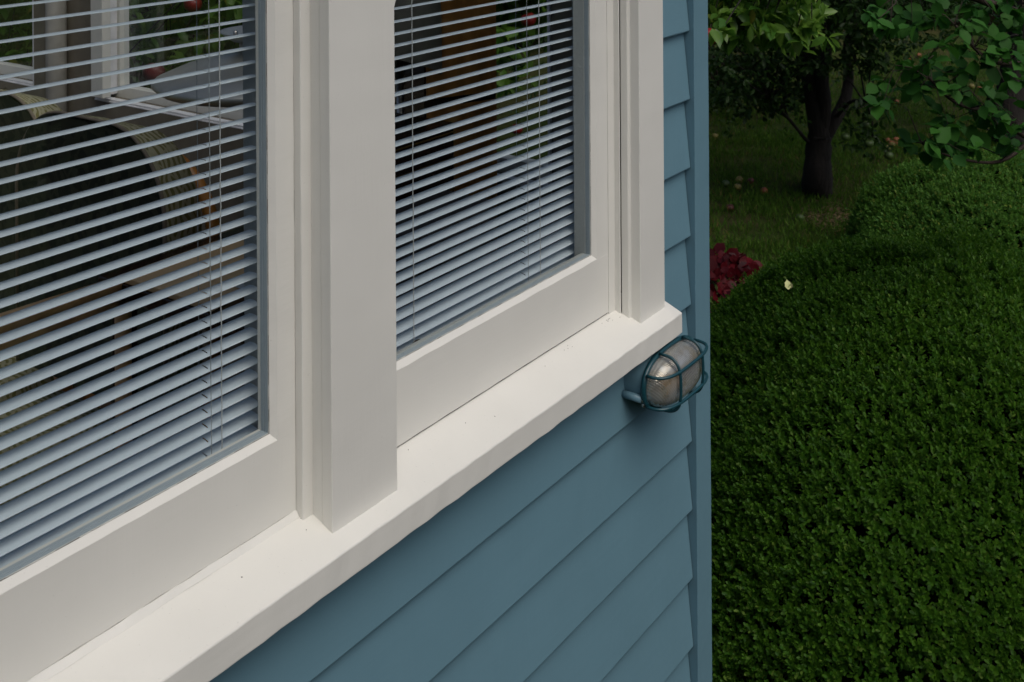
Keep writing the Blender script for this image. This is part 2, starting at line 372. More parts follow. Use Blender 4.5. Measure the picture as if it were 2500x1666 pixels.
# inner linings of both openings
m = MB()
m.box((.10, .1025, 1.80), (.128, .15, 3.03)); m.box((1.174, .0872, 1.80), (1.19, .15, 3.03)); m.box((1.346, .1025, 1.80), (1.372, .15, 3.03)); m.box((2.09, .1025, 1.80), (2.19, .15, 3.03))
m.box((.10, .0872, 1.80), (1.168, .20, 1.845)); m.box((1.346, .1025, 1.80), (2.19, .20, 1.845)); m.box((.1, .0872, 3.0), (2.19, .15, 3.05))
m.build('window_lining', M['reveal'], house, .001)
# dead insects and grit caught in the sill corners
rd = random.Random(5); m = MB()
for (cx, cy, n_) in ((1.197, .026, 4), (1.183, .044, 3), (2.09, .045, 6), (2.06, .048, 7), (1.75, .040, 4), (1.42, .02, 2)):
    for i in range(n_):
        x_, y_ = cx+rd.gauss(0, .008 if n_ > 6 else .12), min(.045, cy+rd.gauss(0, .005)); z_ = zs(y_)+.0003; a = rd.uniform(0, 3.1); l = rd.uniform(.0008, .0022)
        m.tube([(x_, y_, z_), (x_+l*math.cos(a), y_+l*math.sin(a), z_+.0004)], rd.uniform(.0003, .0006), 5)
tag(m.build('sill_grit', M['dark_groove']), 'dark grit and insect remains in the corners of the window sill', 'grit', kind='stuff')
# --- room shell
rm = MB()
rm.box((X0, .151, .9), (2.299, 4.6, .95)); rm.build('room_floor', M['floor_in'], house)
rm = MB(); rm.box((X0, .151, 3.2), (2.42, .35, 3.25)); rm.box((X0, 4.0, 3.2), (2.42, 4.6, 3.25)); rm.box((X0, .35, 3.2), (-1.1, 4.0, 3.25)); rm.box((2.25, .35, 3.2), (2.42, 4.0, 3.25)); rm.build('room_ceiling', M['ceil_in'], house)
rm = MB(); rm.box((X0, 4.6, .9), (2.42, 4.7, 1.6)); rm.box((X0, 4.6, 3.05), (2.42, 4.7, 3.25)); rm.box((X0, 4.6, 1.6), (-1.2, 4.7, 3.05)); rm.box((2.1, 4.6, 1.6), (2.42, 4.7, 3.05)); rm.box((.4, 4.6, 1.6), (.5, 4.7, 3.05))  # openings in the unseen back and left walls added to brighten the room
rm.box((X0-.1, .151, .9), (X0, 4.6, 1.6)); rm.box((X0-.1, .151, 3.05), (X0, 4.6, 3.25)); rm.box((X0-.1, .151, 1.6), (X0, .7, 3.05)); rm.box((X0-.1, 4.0, 1.6), (X0, 4.6, 3.05))
rm.box((X0, .1402, .951), (2.30, .1508, 1.80)); rm.build('room_wall', M['wall_in'], house)
ew = MB()                                     # end wall with two windows
ew.box((2.30, .141, .951), (2.42, 4.6, 1.925)); ew.box((2.30, .141, 3.02), (2.42, 4.6, 3.2))
ew.box((2.30, .141, 1.925), (2.42, .345, 3.02)); ew.box((2.30, 2.185, 1.925), (2.42, 2.53, 3.02)); ew.box((2.30, 3.9, 1.925), (2.42, 4.6, 3.02))
ew.build('end_wall', M['wall_in'], house)
eb = MB()
for k in range(24):
    z = zb+.1567*k; eb.extrude([(2.4645, z), (2.4645, z+.004), (2.449, z+.157), (2.43, z+.157), (2.43, z)][::-1], 'X', 0, 1, 1) if 0 else None
# outside cladding of the end wall
for (ya, yb, za, zb_) in ((.121, 4.7, .1, 1.90), (.121, 4.7, 3.04, 3.5), (.121, .33, 1.90, 3.04), (2.2, 2.51, 1.90, 3.04), (3.92, 4.7, 1.90, 3.04)):
    z = za
    while z < zb_-.01:
        t = min(z+.1567, zb_)
        eb.add([(2.421, ya, z), (2.452, ya, z), (2.437, ya, t), (2.421, ya, t), (2.421, yb, z), (2.452, yb, z), (2.437, yb, t), (2.421, yb, t)],
               [(0, 1, 2, 3), (7, 6, 5, 4), (1, 5, 6, 2), (0, 4, 5, 1), (3, 2, 6, 7), (0, 3, 7, 4)]); z += .1567
eb.build('end_weatherboards', M['blue_h'], house)
def end_window(ya, yb):
    f = MB(); zt = 3.018; zb_ = 1.927
    for k, dx in enumerate((0, .014, .028)):   # ribbed aluminium track on the inner sill
        f.box((2.303+dx, ya+.002, zb_-.001), (2.311+dx, yb-.002, zb_+.010-.002*k))
    f.box((2.300, ya+.002, zb_-.001), (2.345, yb-.002, zb_+.003))
    for y in (ya, yb-.030):
        f.box((2.304, y+.002, zb_+.011), (2.312, y+.010, zt-.03)); f.box((2.319, y+.002, zb_+.011), (2.327, y+.018, zt-.03)); f.box((2.334, y+.002, zb_+.011), (2.372, y+.028, zt-.03))
    f.box((2.303, ya+.002, zt-.03), (2.345, yb-.002, zt-.002))
    o = f.build('end_window', M['white_alum'], house, .0008)
    s_ = MB(); s_.box((2.373, ya+.002, zb_-.001), (2.41, yb-.002, zb_+.035)); s_.box((2.373, ya+.002, zt-.04), (2.41, yb-.002, zt-.002))
    s_.box((2.373, ya+.002, zb_+.036), (2.41, ya+.04, zt-.041)); s_.box((2.373, yb-.04, zb_+.036), (2.41, yb-.002, zt-.041))
    s_.build('end_sash', M['cream_v'], o)
    gl = MB(); gl.add([(2.39, ya+.035, zb_+.03), (2.39, yb-.035, zb_+.03), (2.39, yb-.035, zt-.035), (2.39, ya+.035, zt-.035)], [(0, 1, 2, 3)]); gl.build('glass_pane', M['glass'], o)
end_window(.35, 2.18); end_window(2.535, 3.895)
pt = MB(); pt.box((2.268, 2.085, 1.945), (2.30, 2.150, 3.02)); pt.box((2.285, 2.150, 1.945), (2.30, 2.165, 3.02)); pt.build('window_trim', M['cream_v'], house, .003)
pp = MB(); pp.tube([(2.262, 2.335, .95), (2.262, 2.335, 3.2)], .034, 20); pp.build('wall_pipe', M['pipe'], house)
hd = MB(); hd.tube([(2.30, 2.71, 1.90), (2.275, 2.71, 1.90), (2.262, 2.715, 1.912), (2.262, 2.73, 1.92)], .006, 8); hd.build('window_latch', M['steel'], house)
# --- eave and roof
rf = MB(); rf.box((X0, -.28, 3.5), (2.50, .0, 3.53)); rf.build('soffit', M['soffit'], house)
rf = MB()
for a, b in (((X0, -.33, 3.531), (2.52, .35, 3.60)), ((X0, 4.0, 3.531), (2.52, 4.9, 3.60)), ((X0, .35, 3.531), (-1.1, 4.0, 3.60)), ((2.25, .35, 3.531), (2.52, 4.0, 3.60))): rf.box(a, b)
rf.build('roof', M['roofm'], house)
rf = MB(); rf.add([(-1.1, .35, 3.58), (2.25, .35, 3.58), (2.25, 4.0, 3.58), (-1.1, 4.0, 3.58)], [(0, 1, 2, 3)]); rf.build('added_skylight', M['glass'], house)  # glazed roof opening, unseen, added to brighten the room

# ================================================================== BLINDS
def slat_mesh(x0, x1, holes):
    holes = sorted(holes); W_, cr = .0250, .0018; xs = [x0]
    for h in holes: xs += [h-.0011, h+.0011]
    xs.append(x1)
    full = []
    for a, b in zip(xs[:-1], xs[1:]):
        full += list(np.linspace(a, b, max(2, int((b-a)/.12)+1)))[:-1]
    full.append(x1)
    ts = np.linspace(-1, 1, 9); V = []; F = []
    prof = [(t*W_/2, cr*(1-t*t)-cr*.5) for t in ts]
    for x in full:
        for (y, z_) in prof: V.append((x, y, z_))
    n = len(V); 
    for x in full:
        for (y, z_) in prof: V.append((x, y, z_-.00022))
    k = 9; N = len(full)
    hs = set(i for i in range(N-1) for h in holes if abs((full[i]+full[i+1])/2-h) < .0005)
    for i in range(N-1):
        for j in range(k-1):
            if i in hs and j in (2, 3, 4, 5): continue
            a, b, c, d = i*k+j, (i+1)*k+j, (i+1)*k+j+1, i*k+j+1
            F.append((a, b, c, d)); F.append((n+d, n+c, n+b, n+a))
        F.append((i*k, n+i*k, n+(i+1)*k, (i+1)*k)); F.append((i*k+k-1, (i+1)*k+k-1, n+(i+1)*k+k-1, n+i*k+k-1))
    for i in (0, N-1):
        for j in range(k-1): F.append((i*k+j, i*k+j+1, n+i*k+j+1, n+i*k+j))
    me = bpy.data.meshes.new('slat'); me.from_pydata(V, [], F); me.polygons.foreach_set('use_smooth', [True]*len(F)); me.update(); me.materials.append(M['slat'])
    return me
YB, PITCH, ZB0 = .1205, .02108, 1.8893
def tilt(n):
    t = max(0., min(1., (27-n)/27.)); return math.radians(-2.0+15.5*t*t)
def blind(x0, x1, ladders, lifts, label, wob):
    root = empty('venetian_blind', ((x0+x1)/2, YB, 3.0), label, 'blind', 'venetian blinds behind the two window panes')
    me = slat_mesh(x0, x1, ladders)
    for n in range(0, 52):
        o = bpy.data.objects.new('slat', me); COL.objects.link(o); o.parent = root; o.matrix_parent_inverse = Matrix.Translation(-Vector(root.location))
        o.location = (random.uniform(-.001, .001), YB, ZB0+PITCH*n+random.uniform(-.0004, .0004)); o.rotation_euler = (tilt(n)+random.uniform(-.012, .012), random.uniform(-.0007, .0007), 0)
    r = MB(); r.extrude([(YB-.0125, ZB0-.024), (YB+.0125, ZB0-.022), (YB+.0125, ZB0-.014), (YB+.004, ZB0-.011), (YB-.004, ZB0-.011), (YB-.0125, ZB0-.014)], 'X', x0, x1, 1)
    r.build('bottom_rail', M['slat'], root, .0012)
    r = MB(); r.box((x0, YB-.013, 2.975), (x1, YB+.013, 3.0)); r.build('head_rail', M['slat'], root, .001)
    for lx in ladders:
        c = MB(); za, zt = ZB0-.02, 2.98
        zz = np.linspace(za, zt, 52)
        for sy in (-1, 1): c.tube([(lx+.0003*math.sin(7*i), YB+sy*.0133, z_) for i, z_ in enumerate(zz)], .00055, 5)
        for n in range(0, 52):
            a = tilt(n); dz = math.sin(a)*.013; z_ = ZB0+PITCH*n-.0019
            c.tube([(lx, YB-.0133, z_-dz), (lx, YB+.0133, z_+dz)], .0005, 4)
        c.build('ladder_cord', M['cord_grey'], root)
    for lx in lifts:
        c = MB(); zz = np.linspace(ZB0-.015, 2.98, 40)
        c.tube([(lx+.0006*math.sin(3*i), YB-.0150, z_) for i, z_ in enumerate(zz)], .0008, 5); c.build('lift_cord', M['cord'], root)
    return root
b1 = blind(.14, 1.170, (.26, 1.0755), (.30, 1.0930), 'pale blue grey venetian blind behind the left window pane, armchairs showing through it', 0)
b2 = blind(1.376, 2.085, (1.86, 1.43), (1.513, 1.8995), 'pale blue grey venetian blind behind the narrower right window pane beside the corner', 1)
tk = MB(); tk.lathe([(0, -.006), (.008, -.006), (.012, 0), (.013, .010), (.009, .014), (0, .014)], (1.520, YB-.022, 1.888), 16); tk.build('cord_tassel', M['dark_groove'], b2)

# ================================================================== WALL LAMP
LX, LZ, LA, LB = 2.193, 1.632, .118, .062; YW, YR = .018, -.026
lamp = empty('wall_lamp', (LX, YW, LZ), 'oval wall light with ribbed glass in a teal wire cage under the sill end', 'wall lamp')
def oval(a, b, t, p=2.5):
    c, s_ = math.cos(t), math.sin(t); return a*math.copysign(abs(c)**(2/p), c), b*math.copysign(abs(s_)**(2/p), s_)
def ovalloft(m, rows, n=56, smooth=True, cap=True):
    vs = []
    for (a, b, y) in rows:
        for j in range(n):
            x, z = oval(a, b, 2*math.pi*j/n); vs.append((LX+x, y, LZ+z))
    fs = [(i*n+j, i*n+(j+1) % n, (i+1)*n+(j+1) % n, (i+1)*n+j) for i in range(len(rows)-1) for j in range(n)]
    m.add(vs, fs, smooth)
    if cap: q = len(m.v)-n; m.f.append(tuple(q+j for j in range(n))); m.sm.append(False)
m = MB(); ovalloft(m, [(.104, .054, YW+.012), (.104, .054, YW-.004), (.105, .055, YR+.010), (.105, .055, YR+.006)])
for (bx, bz) in ((-.110, -.018), (.110, .018)): m.tube([(LX+bx, YW+.012, LZ+bz), (LX+bx, YR+.006, LZ+bz)], .0080, 14)
m.build('lamp_base', M['blue_v'], lamp, 0)
m = MB(); ovalloft(m, [(.104, .052, YR+.006), (.115, .059, YR+.006), (.117, .061, YR+.003), (.117, .061, YR-.001), (.114, .058, YR-.004), (.109, .055, YR-.004), (.107, .053, YR-.002)], cap=False); m.build('lamp_ring', M['teal'], lamp)
m = MB(); rows = []
for i in range(15):
    t = i/14*math.pi/2; rows.append((.106*math.cos(t)**.55+.0004, .053*math.cos(t)**.55+.0002, YR-.003-.0445*math.sin(t)))
ovalloft(m, rows); m.build('lamp_glass', M['lampglass'], lamp)
m = MB()
def arc(L_, dep, axis, off):
    pts = []
    for i in range(25):
        t = math.pi*i/24; c, s_ = math.cos(t), math.sin(t)
        h = L_*math.copysign(abs(c)**.62, c); d = dep*abs(s_)**.62
        pts.append((LX+h, YR-.004-d, LZ+off) if axis == 'x' else (LX+off, YR-.004-d, LZ+h))
    return pts
for off in (-.032, .032): m.tube(arc(.108, .050, 'x', off), .0034, 8)
for off in (-.051, .051): m.tube(arc(.058, .0495, 'z', off), .0034, 8)
m.build('lamp_cage', M['teal'], lamp)
for (bx, bz) in ((-.110, -.018), (-.106, -.030), (.110, .018)):
    m = MB(); m.lathe([(0, -.003), (.0045, -.003), (.0055, 0), (.0055, .003), (0, .003)], (LX+bx, YR+.004, LZ+bz), 8, Matrix.Rotation(math.pi/2, 4, 'X'))
    m.build('lamp_screw', M['steel'], lamp)
m = MB(); m.tube([(LX-.085, YR-.012, LZ-.012), (LX-.062, YR-.014, LZ-.012)], .013, 14); m.build('bulb_holder', M['dark_groove'], lamp)
m = MB(); m.tube([(LX-.062, YR-.014, LZ-.012), (LX-.045, YR-.016, LZ-.010), (LX-.01, YR-.018, LZ-.008), (LX+.005, YR-.018, LZ-.007)], [.010, .017, .017, .006], 14); m.build('light_bulb', M['tan'], lamp)

# ================================================================== THINGS IN THE ROOM
def fabric(name, a, b, sc=18):
    m = NT(name); v = m.n('TexVoronoi', feature='DISTANCE_TO_EDGE'); v.inputs['Scale'].default_value = sc; m.l(m.co(), v.inputs['Vector'])
    wv = m.n('TexWave'); wv.inputs['Scale'].default_value = sc*1.2; wv.inputs['Distortion'].default_value = 9; wv.inputs['Detail'].default_value = 1; m.l(m.co(), wv.inputs['Vector'])
    f = m.ramp(wv.outputs['Fac'], [(.42, (0,)*3), (.52, (1,)*3)]); c = m.mix(f, a, b)
    c = m.mix(m.ramp(v.outputs[0], [(.03, (.8,)*3), (.06, (0,)*3)]), c, b); m.col(c); m.bump(m.noise(500, 2), .0006); m.set(Roughness=.9); return m.m
M['fab_lt'] = fabric('leaf_pattern_fabric', (.20, .18, .06), (.42, .39, .25), 16)
M['fab_shade'] = fabric('shaded_leaf_fabric', (.020, .026, .014), (.045, .050, .028), 14)  # leaf fabric with shade put into the colour, for the cushion face
M['piping'] = simple('cream_piping', (.22, .18, .13), .8)
def armchair(x, y, z, wd, label):
    """x, y, z: near top corner of the back cushion's shade-toned face; the cushion runs to +Y and is .10 thick to +X"""
    r = empty('armchair', (x, y+wd/2, .95), label, 'armchair', 'armchairs standing side by side in the room')
    def outline(off, n=10):
        R = .19-off*.3; pts = [(off, -.62)]
        for cx, cz, a0, a1 in ((R+off, -R-off*.8, math.pi, math.pi/2), (wd-R-off, -R-off*.8, math.pi/2, 0)):
            for i in range(n+1):
                a = a0+(a1-a0)*i/n; pts.append((cx+R*math.cos(a), cz+R*math.sin(a)))
        pts.append((wd-off, -.62)); return pts
    O = outline(0); k = len(O)
    slope = lambda u: -.0*u
    f = MB(); f.add([(x-.018*(1-((u-wd/2)/(wd/2))**2), y+u, z+v) for u, v in O], [tuple(range(k))]); f.build('back_cushion', M['fab_shade'], r)
    b = MB(); b.add([(x, y+u, z+v) for u, v in O]+[(x+.105, y+u*.97+.01, z+v-.030) for u, v in O], [(i, i+1, k+i+1, k+i) for i in range(k-1)]+[tuple(k+i for i in range(k))], True); b.build('cushion_border', M['fab_lt'], r)
    p = MB(); p.tube([(x-.001, y+u, z+v) for u, v in O], .0045, 8); p.build('cushion_piping', M['piping'], r)
    w_ = MB(); w_.tube([(x+.125, y+u*1.02-.01, z+v-.085) for u, v in O], .016, 10)
    for yy in (.0, wd):
        for a_, b_ in (((x+.125, y+yy, z-.60), (x+.10, y+yy, .95)), ((x-.44, y+yy, 1.30), (x-.44, y+yy, .95))):
            g_ = MB(); g_.tube([a_, b_], .022, 10); g_.build('leg', M['wood_or'], r)
    w_.build('wooden_frame', M['wood_or'], r)
    s_ = MB(); s_.box((x-.46, y+.02, 1.30), (x+.10, y+wd-.02, 1.44)); s_.build('seat_cushion', M['fab_lt'], r, .03, 3)
p = at(402, 388, 2.45); armchair(p.x, p.y, p.z+.05, .56, 'green and cream leaf patterned armchair with its back coloured as in shade, nearer the mullion')
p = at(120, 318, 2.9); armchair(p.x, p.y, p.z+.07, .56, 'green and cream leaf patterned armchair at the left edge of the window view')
# low table near the window with a tan board and paper
tb = empty('side_table', (1.75, .62, .95), 'dark wooden side table standing close behind the left window', 'table')
m = MB(); m.box((1.36, .30, 1.886), (1.98, .79, 1.9175)); m.build('table_top', M['wood_dk'], tb, .003)
for (lx, ly) in ((1.38, .32), (1.92, .32), (1.38, .74), (1.92, .74)):
    m = MB(); m.box((lx, ly, .95), (lx+.035, ly+.035, 1.885)); m.build('leg', M['wood_dk'], tb, .002)
def quad_on(zv, pxs): return [atz(px, py, zv) for px, py in pxs]
q = quad_on(1.93, [(288, 672), (515, 748), (560, 722), (660, 690), (660, 555), (520, 590)])
m = MB(); n = len(q); m.add([v for v in q]+[v-Vector((0, 0, .012)) for v in q], [tuple(range(n))]+[tuple(n+i for i in range(n-1, -1, -1))]+[(i, (i+1) % n, n+(i+1) % n, n+i) for i in range(n)])
m.build('drawing_board', M['tan'], None, .002, tagkw=dict(label='thin tan wooden board lying on the dark side table, under white paper', cat='board'))
q = quad_on(1.9325, [(540, 688), (640, 655), (640, 690), (590, 705)])
m = MB(); m.add(q+[v-Vector((0, 0, .001)) for v in q], [(0, 1, 2, 3), (7, 6, 5, 4), (0, 4, 5, 1), (1, 5, 6, 2), (2, 6, 7, 3), (3, 7, 4, 0)])
m.build('paper_sheet', M['paper'], None, tagkw=dict(label='white sheet of paper lying on the tan board', cat='paper'))
# bentwood chair: two arm rails close to the glass
bc = empty('bentwood_chair', (.95, .62, .95), 'bentwood chair with two curved cane arm rails at the lower left of the view', 'chair')
for dz, r_ in ((0, .017), (-.035, .013)):
    pts = [at(-260, 900, 1.75), at(-60, 812, 1.9), at(120, 752, 2.05), at(300, 694, 2.25)]
    m = MB(); m.tube([Vector(p)+Vector((0, 0, dz)) for p in pts], r_, 12); m.build('arm_rail', M['cane'], bc)
for px, py, ww in ((-60, 812, 1.9), (300, 694, 2.25)):
    a = at(px, py, ww); m = MB(); m.tube([a, (a.x, a.y, .95)], .016, 10); m.build('leg', M['cane'], bc)
a = at(-60, 812, 1.9); b = at(300, 694, 2.25)
m = MB(); m.box((a.x, a.y, 1.38), (b.x, b.y+.4, 1.42)); m.build('seat', M['cane'], bc, .01)
# silver dish lamp
ctr = at(640, 165, 2.9)
dl = empty('dish_lamp', (ctr.x, ctr.y, .95), 'silver lamp with a wide shallow dish shade and a small cap, left of the mullion', 'lamp')
m = MB(); m.lathe([(.250, -.045), (.268, -.030), (.262, -.020), (.20, .006), (.14, .024), (.10, .036), (.07, .044), (.06, .047), (.058, .042), (.05, -.04), (.15, -.055), (.250, -.045)], (ctr.x, ctr.y, ctr.z), 48)
m.lathe([(.055, .040), (.056, .068), (.0, .068)], (ctr.x, ctr.y, ctr.z), 32)
m.build('dish_shade', M['alum'], dl)
m = MB(); m.lathe([(.0, .070), (.075, .072), (.105, .094), (.100, .094), (.072, .080), (0, .078)], (ctr.x, ctr.y, ctr.z), 40); m.build('shade_cap', M['alum'], dl)
m = MB(); m.tube([(ctr.x-.085, ctr.y, ctr.z+.085), (ctr.x-.085, ctr.y, ctr.z+.103)], .006, 8); m.build('cap_knob', M['steel'], dl)
m = MB(); m.tube([(ctr.x, ctr.y, .95), (ctr.x, ctr.y, ctr.z+.04)], .012, 12); m.lathe([(0, 0), (.14, 0), (.14, .015), (.02, .03), (0, .03)], (ctr.x, ctr.y, .95), 32); m.build('lamp_stand', M['alum'], dl)
# cabinet, chest and boxes behind the right pane
cbn = empty('wooden_cabinet', (2.14, .72, .95), 'tall orange brown wooden cabinet standing behind the right window pane', 'cabinet')
a0 = at(1040, 50, 2.72); a1 = at(1215, 50, 2.82)
m = MB(); Mx = Matrix.Translation(a0) @ Matrix.Rotation(math.atan2(a1.y-a0.y, a1.x-a0.x), 4, 'Z'); wl = math.hypot(a1.x-a0.x, a1.y-a0.y)
m.box((0, .012, .95-a0.z), (wl, .22, 3.05-a0.z), Mx); m.build('carcass', M['wood_dk'], cbn)
m = MB(); m.box((.003, 0, 2.16-a0.z), (wl-.003, .011, 3.04-a0.z), Mx); m.build('upper_door', M['wood_or'], cbn, .003)
m = MB(); m.box((.003, 0, .97-a0.z), (wl-.003, .011, 2.14-a0.z), Mx); m.build('lower_door', M['wood_or'], cbn, .003)
ch = empty('low_chest', (1.9, .5, .95), 'dark polished wooden chest with thin gold lines, in front of the orange cabinet', 'chest')
m = MB(); m.box((1.62, .42, .95), (2.02, .66, 2.14)); m.build('carcass', M['wood_dk'], ch, .004)
m = MB()
for zz in (2.118, 2.06, 1.99): m.box((1.621, .4175, zz), (2.019, .4197, zz+.003))
m.build('gold_inlay', M['gold'], ch)
bx = empty('storage_box', (1.9, .32, .95), 'grey brown storage box with a dark strap, close behind the right pane', 'box')
m = MB(); m.box((1.66, .24, .95), (1.93, .40, 2.02)); m.build('box_body', M['greybox'], bx, .006)
m = MB(); m.add([(1.655, .2385, 1.98), (1.70, .2385, 2.02), (1.925, .2385, 1.66), (1.88, .2385, 1.62)]+[(1.655, .2365, 1.98), (1.70, .2365, 2.02), (1.925, .2365, 1.66), (1.88, .2365, 1.62)], [(0, 1, 2, 3), (7, 6, 5, 4), (0, 4, 5, 1), (1, 5, 6, 2), (2, 6, 7, 3), (3, 7, 4, 0)]); m.build('box_strap', M['wood_dk'], bx)
sh = at(975, 10, 2.75); fl = empty('floor_lamp', (sh.x, sh.y, .95), 'floor lamp with a beige cone shade beside the orange cabinet', 'lamp')
m = MB(); m.lathe([(.075, .12), (.135, -.14), (.130, -.14), (.072, .12)], sh, 32, Matrix.Rotation(.35, 4, 'Y')); m.build('lamp_shade', M['shade'], fl)
m = MB(); m.tube([(sh.x, sh.y, .95), (sh.x, sh.y, sh.z)], .01, 10); m.lathe([(0, 0), (.12, 0), (.12, .02), (0, .03)], (sh.x, sh.y, .95), 24); m.build('lamp_stand', M['steel'], fl)

# ================================================================== GARDEN
def sphere_dirs(n):
    v = RNG.normal(size=(n, 3)); return unit(v)
def box_bush(c, rx, ry, h, ang, n, mat, label, size, e=2.6, lo=.0, seed=0, eh=3.0, flare=0.0):
    """clipped box bush: dense sprigs of small leaves over a dark twiggy core"""
    root = empty('box_bush', (c[0], c[1], 0), label, 'bush', 'clipped box bushes beside the house')
    ca, sa = math.cos(ang), math.sin(ang); rs = np.random.default_rng(seed)
    ph = rs.uniform(0, 6.28, 12)
    def surf(d, k=1.0):
        # superellipsoid radius along unit dir, with gentle lumps
        x, y, z = d[:, 0]/rx, d[:, 1]/ry, d[:, 2]/h
        r = ((np.abs(x)**eh+np.abs(y)**eh)**(e/eh)+np.abs(z)**e)**(-1/e)
        az = np.arctan2(d[:, 1], d[:, 0])
        r = r*(1+.018*np.sin(5*az+ph[0]+3*d[:, 2])+.014*np.sin(9*az+ph[1]-6*d[:, 2])+.012*np.sin(11*d[:, 2]+ph[2]+4*az))
        Q = d*r[:, None]*k; g = 1+flare*np.clip((.66-Q[:, 2:3]/h)/.66, 0, 1)**1.3; Q[:, :2] *= g; return Q
    def place(P): return np.stack([c[0]+ca*P[:, 0]-sa*P[:, 1], c[1]+sa*P[:, 0]+ca*P[:, 1], np.maximum(P[:, 2], .0)+lo], 1)
    # core
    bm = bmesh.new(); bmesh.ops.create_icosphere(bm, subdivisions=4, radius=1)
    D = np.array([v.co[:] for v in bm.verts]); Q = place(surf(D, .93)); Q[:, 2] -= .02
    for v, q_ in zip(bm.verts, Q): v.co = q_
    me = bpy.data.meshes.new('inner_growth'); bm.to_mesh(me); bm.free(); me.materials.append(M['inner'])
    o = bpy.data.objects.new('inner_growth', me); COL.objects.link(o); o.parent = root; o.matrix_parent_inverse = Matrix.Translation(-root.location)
    # sprigs: keep only the upper dome
    d = sphere_dirs(n*2); d[:, 2] = np.abs(d[:, 2])
    P = surf(d); area = None
    # thin the pole, favour even surface density
    wgt = (np.linalg.norm(P, axis=1)**2); keep = rs.uniform(size=len(P)) < np.minimum(1, wgt/np.quantile(wgt, .85)); P, d = P[keep][:n], d[keep][:n]
    eps = 1e-3
    hx, hy = np.abs(P[:, 0]/rx), np.abs(P[:, 1]/ry); hh = (hx**eh+hy**eh+1e-9)**(e/eh-1)
    nx = np.sign(P[:, 0])*hh*hx**(eh-1)/rx; ny = np.sign(P[:, 1])*hh*hy**(eh-1)/ry; nz = np.abs(P[:, 2]/h)**(e-1)/h
    Nn = unit(np.stack([nx, ny, nz], 1)+.0)
    P = P*(1+rs.normal(0, .011, (len(P), 1))-.012+.035*(rs.uniform(size=(len(P), 1)) < .022))
    rot = np.array([[ca, -sa, 0], [sa, ca, 0], [0, 0, 1]]); Pw = place(P); Nw = Nn @ rot.T
    k = 11; S = unit(Nw*.75+np.array([0, 0, .55])+rs.normal(0, .30, Nw.shape))
    A = unit(np.cross(S, rs.normal(size=S.shape))); B = np.cross(S, A)
    LP, LD, LN, LL = [], [], [], []
    for i in range(k):
        t = i/(k-1); a = i*2.4+rs.uniform(0, 6.28, len(S))*0+rs.normal(0, .3, len(S))
        side = A*np.cos(a)[:, None]+B*np.sin(a)[:, None]; out = .35+.75*t
        LP.append(Pw+S*(-.030+.036*t)*(size/.018)); LD.append(unit(side*(1.25-.75*t)+S*out+rs.normal(0, .12, S.shape))); LN.append(S-side*.3); LL.append(size*rs.uniform(.75, 1.2, len(S))*(1-.25*t))
    leaves('foliage', np.concatenate(LP), np.concatenate(LD), np.concatenate(LN), np.concatenate(LL), .95, mat, root, LEAF_MD)
    return root
fw_ang = YAW-math.pi/2
c1 = at(2330, 1000, 4.80); c2 = at(2480, 600, 7.3)
box_bush((c1.x, c1.y), 1.02, 1.22, 1.03, fw_ang, 33000, M['box1'], 'large dark green clipped box bush right beside the house corner', .0225, 2.1, seed=4, flare=.32)
box_bush((c2.x, c2.y), 1.0, .85, .77, fw_ang, 12500, M['box2'], 'smaller yellow green clipped box bush behind the large one', .025, 2.2, seed=5)
# yellow fallen leaf on the bush
lf = at(1925, 708, 4.24)
leaves('fallen_leaf', [lf, lf+Vector((.012, 0, .0))], [(.35, .3, .9), (-.2, -.3, .8)], [(-.75, -.6, .25), (-.6, -.7, .1)], [.036, .026], .9, simple('pale_yellow_leaf', (.50, .52, .24), .7), None, LEAF_HI)
tag(bpy.data.objects['fallen_leaf'], 'pale yellow curled leaf lying on top of the large box bush', 'leaf')

# red heuchera-like plant at the corner
rp = at(1765, 735, 6.35); rroot = empty('red_plant', (rp.x, rp.y, 0), 'low plant with dark red rounded leaves between house corner and box bush', 'plant')
n = 900; rs = np.random.default_rng(3)
q_ = rs.normal(size=(n, 2))*np.array([.30, .30]); hh = .50*np.exp(-(q_**2).sum(1)/.24)+rs.uniform(-.06, .03, n); hh = np.maximum(hh, .03)
P = np.stack([rp.x+q_[:, 0], rp.y+q_[:, 1], hh], 1); D = unit(np.stack([q_[:, 0], q_[:, 1], rs.normal(0, .12, n)-.05], 1)+rs.normal(0, .05, (n, 3))); N_ = unit(np.array([[-.3, -.35, 1.]])+rs.normal(0, .4, (n, 3)))
leaves('foliage', P-D*.03, D, N_, rs.uniform(.045, .075, n), 1.35, M['red_leaf'], rroot, LEAF_HI)
m = MB()
for i in range(0, n, 5): m.tube([(rp.x+q_[i, 0]*.2, rp.y+q_[i, 1]*.2, 0), tuple(P[i])], .002, 4)
m.build('stems', M['twig'], rroot)

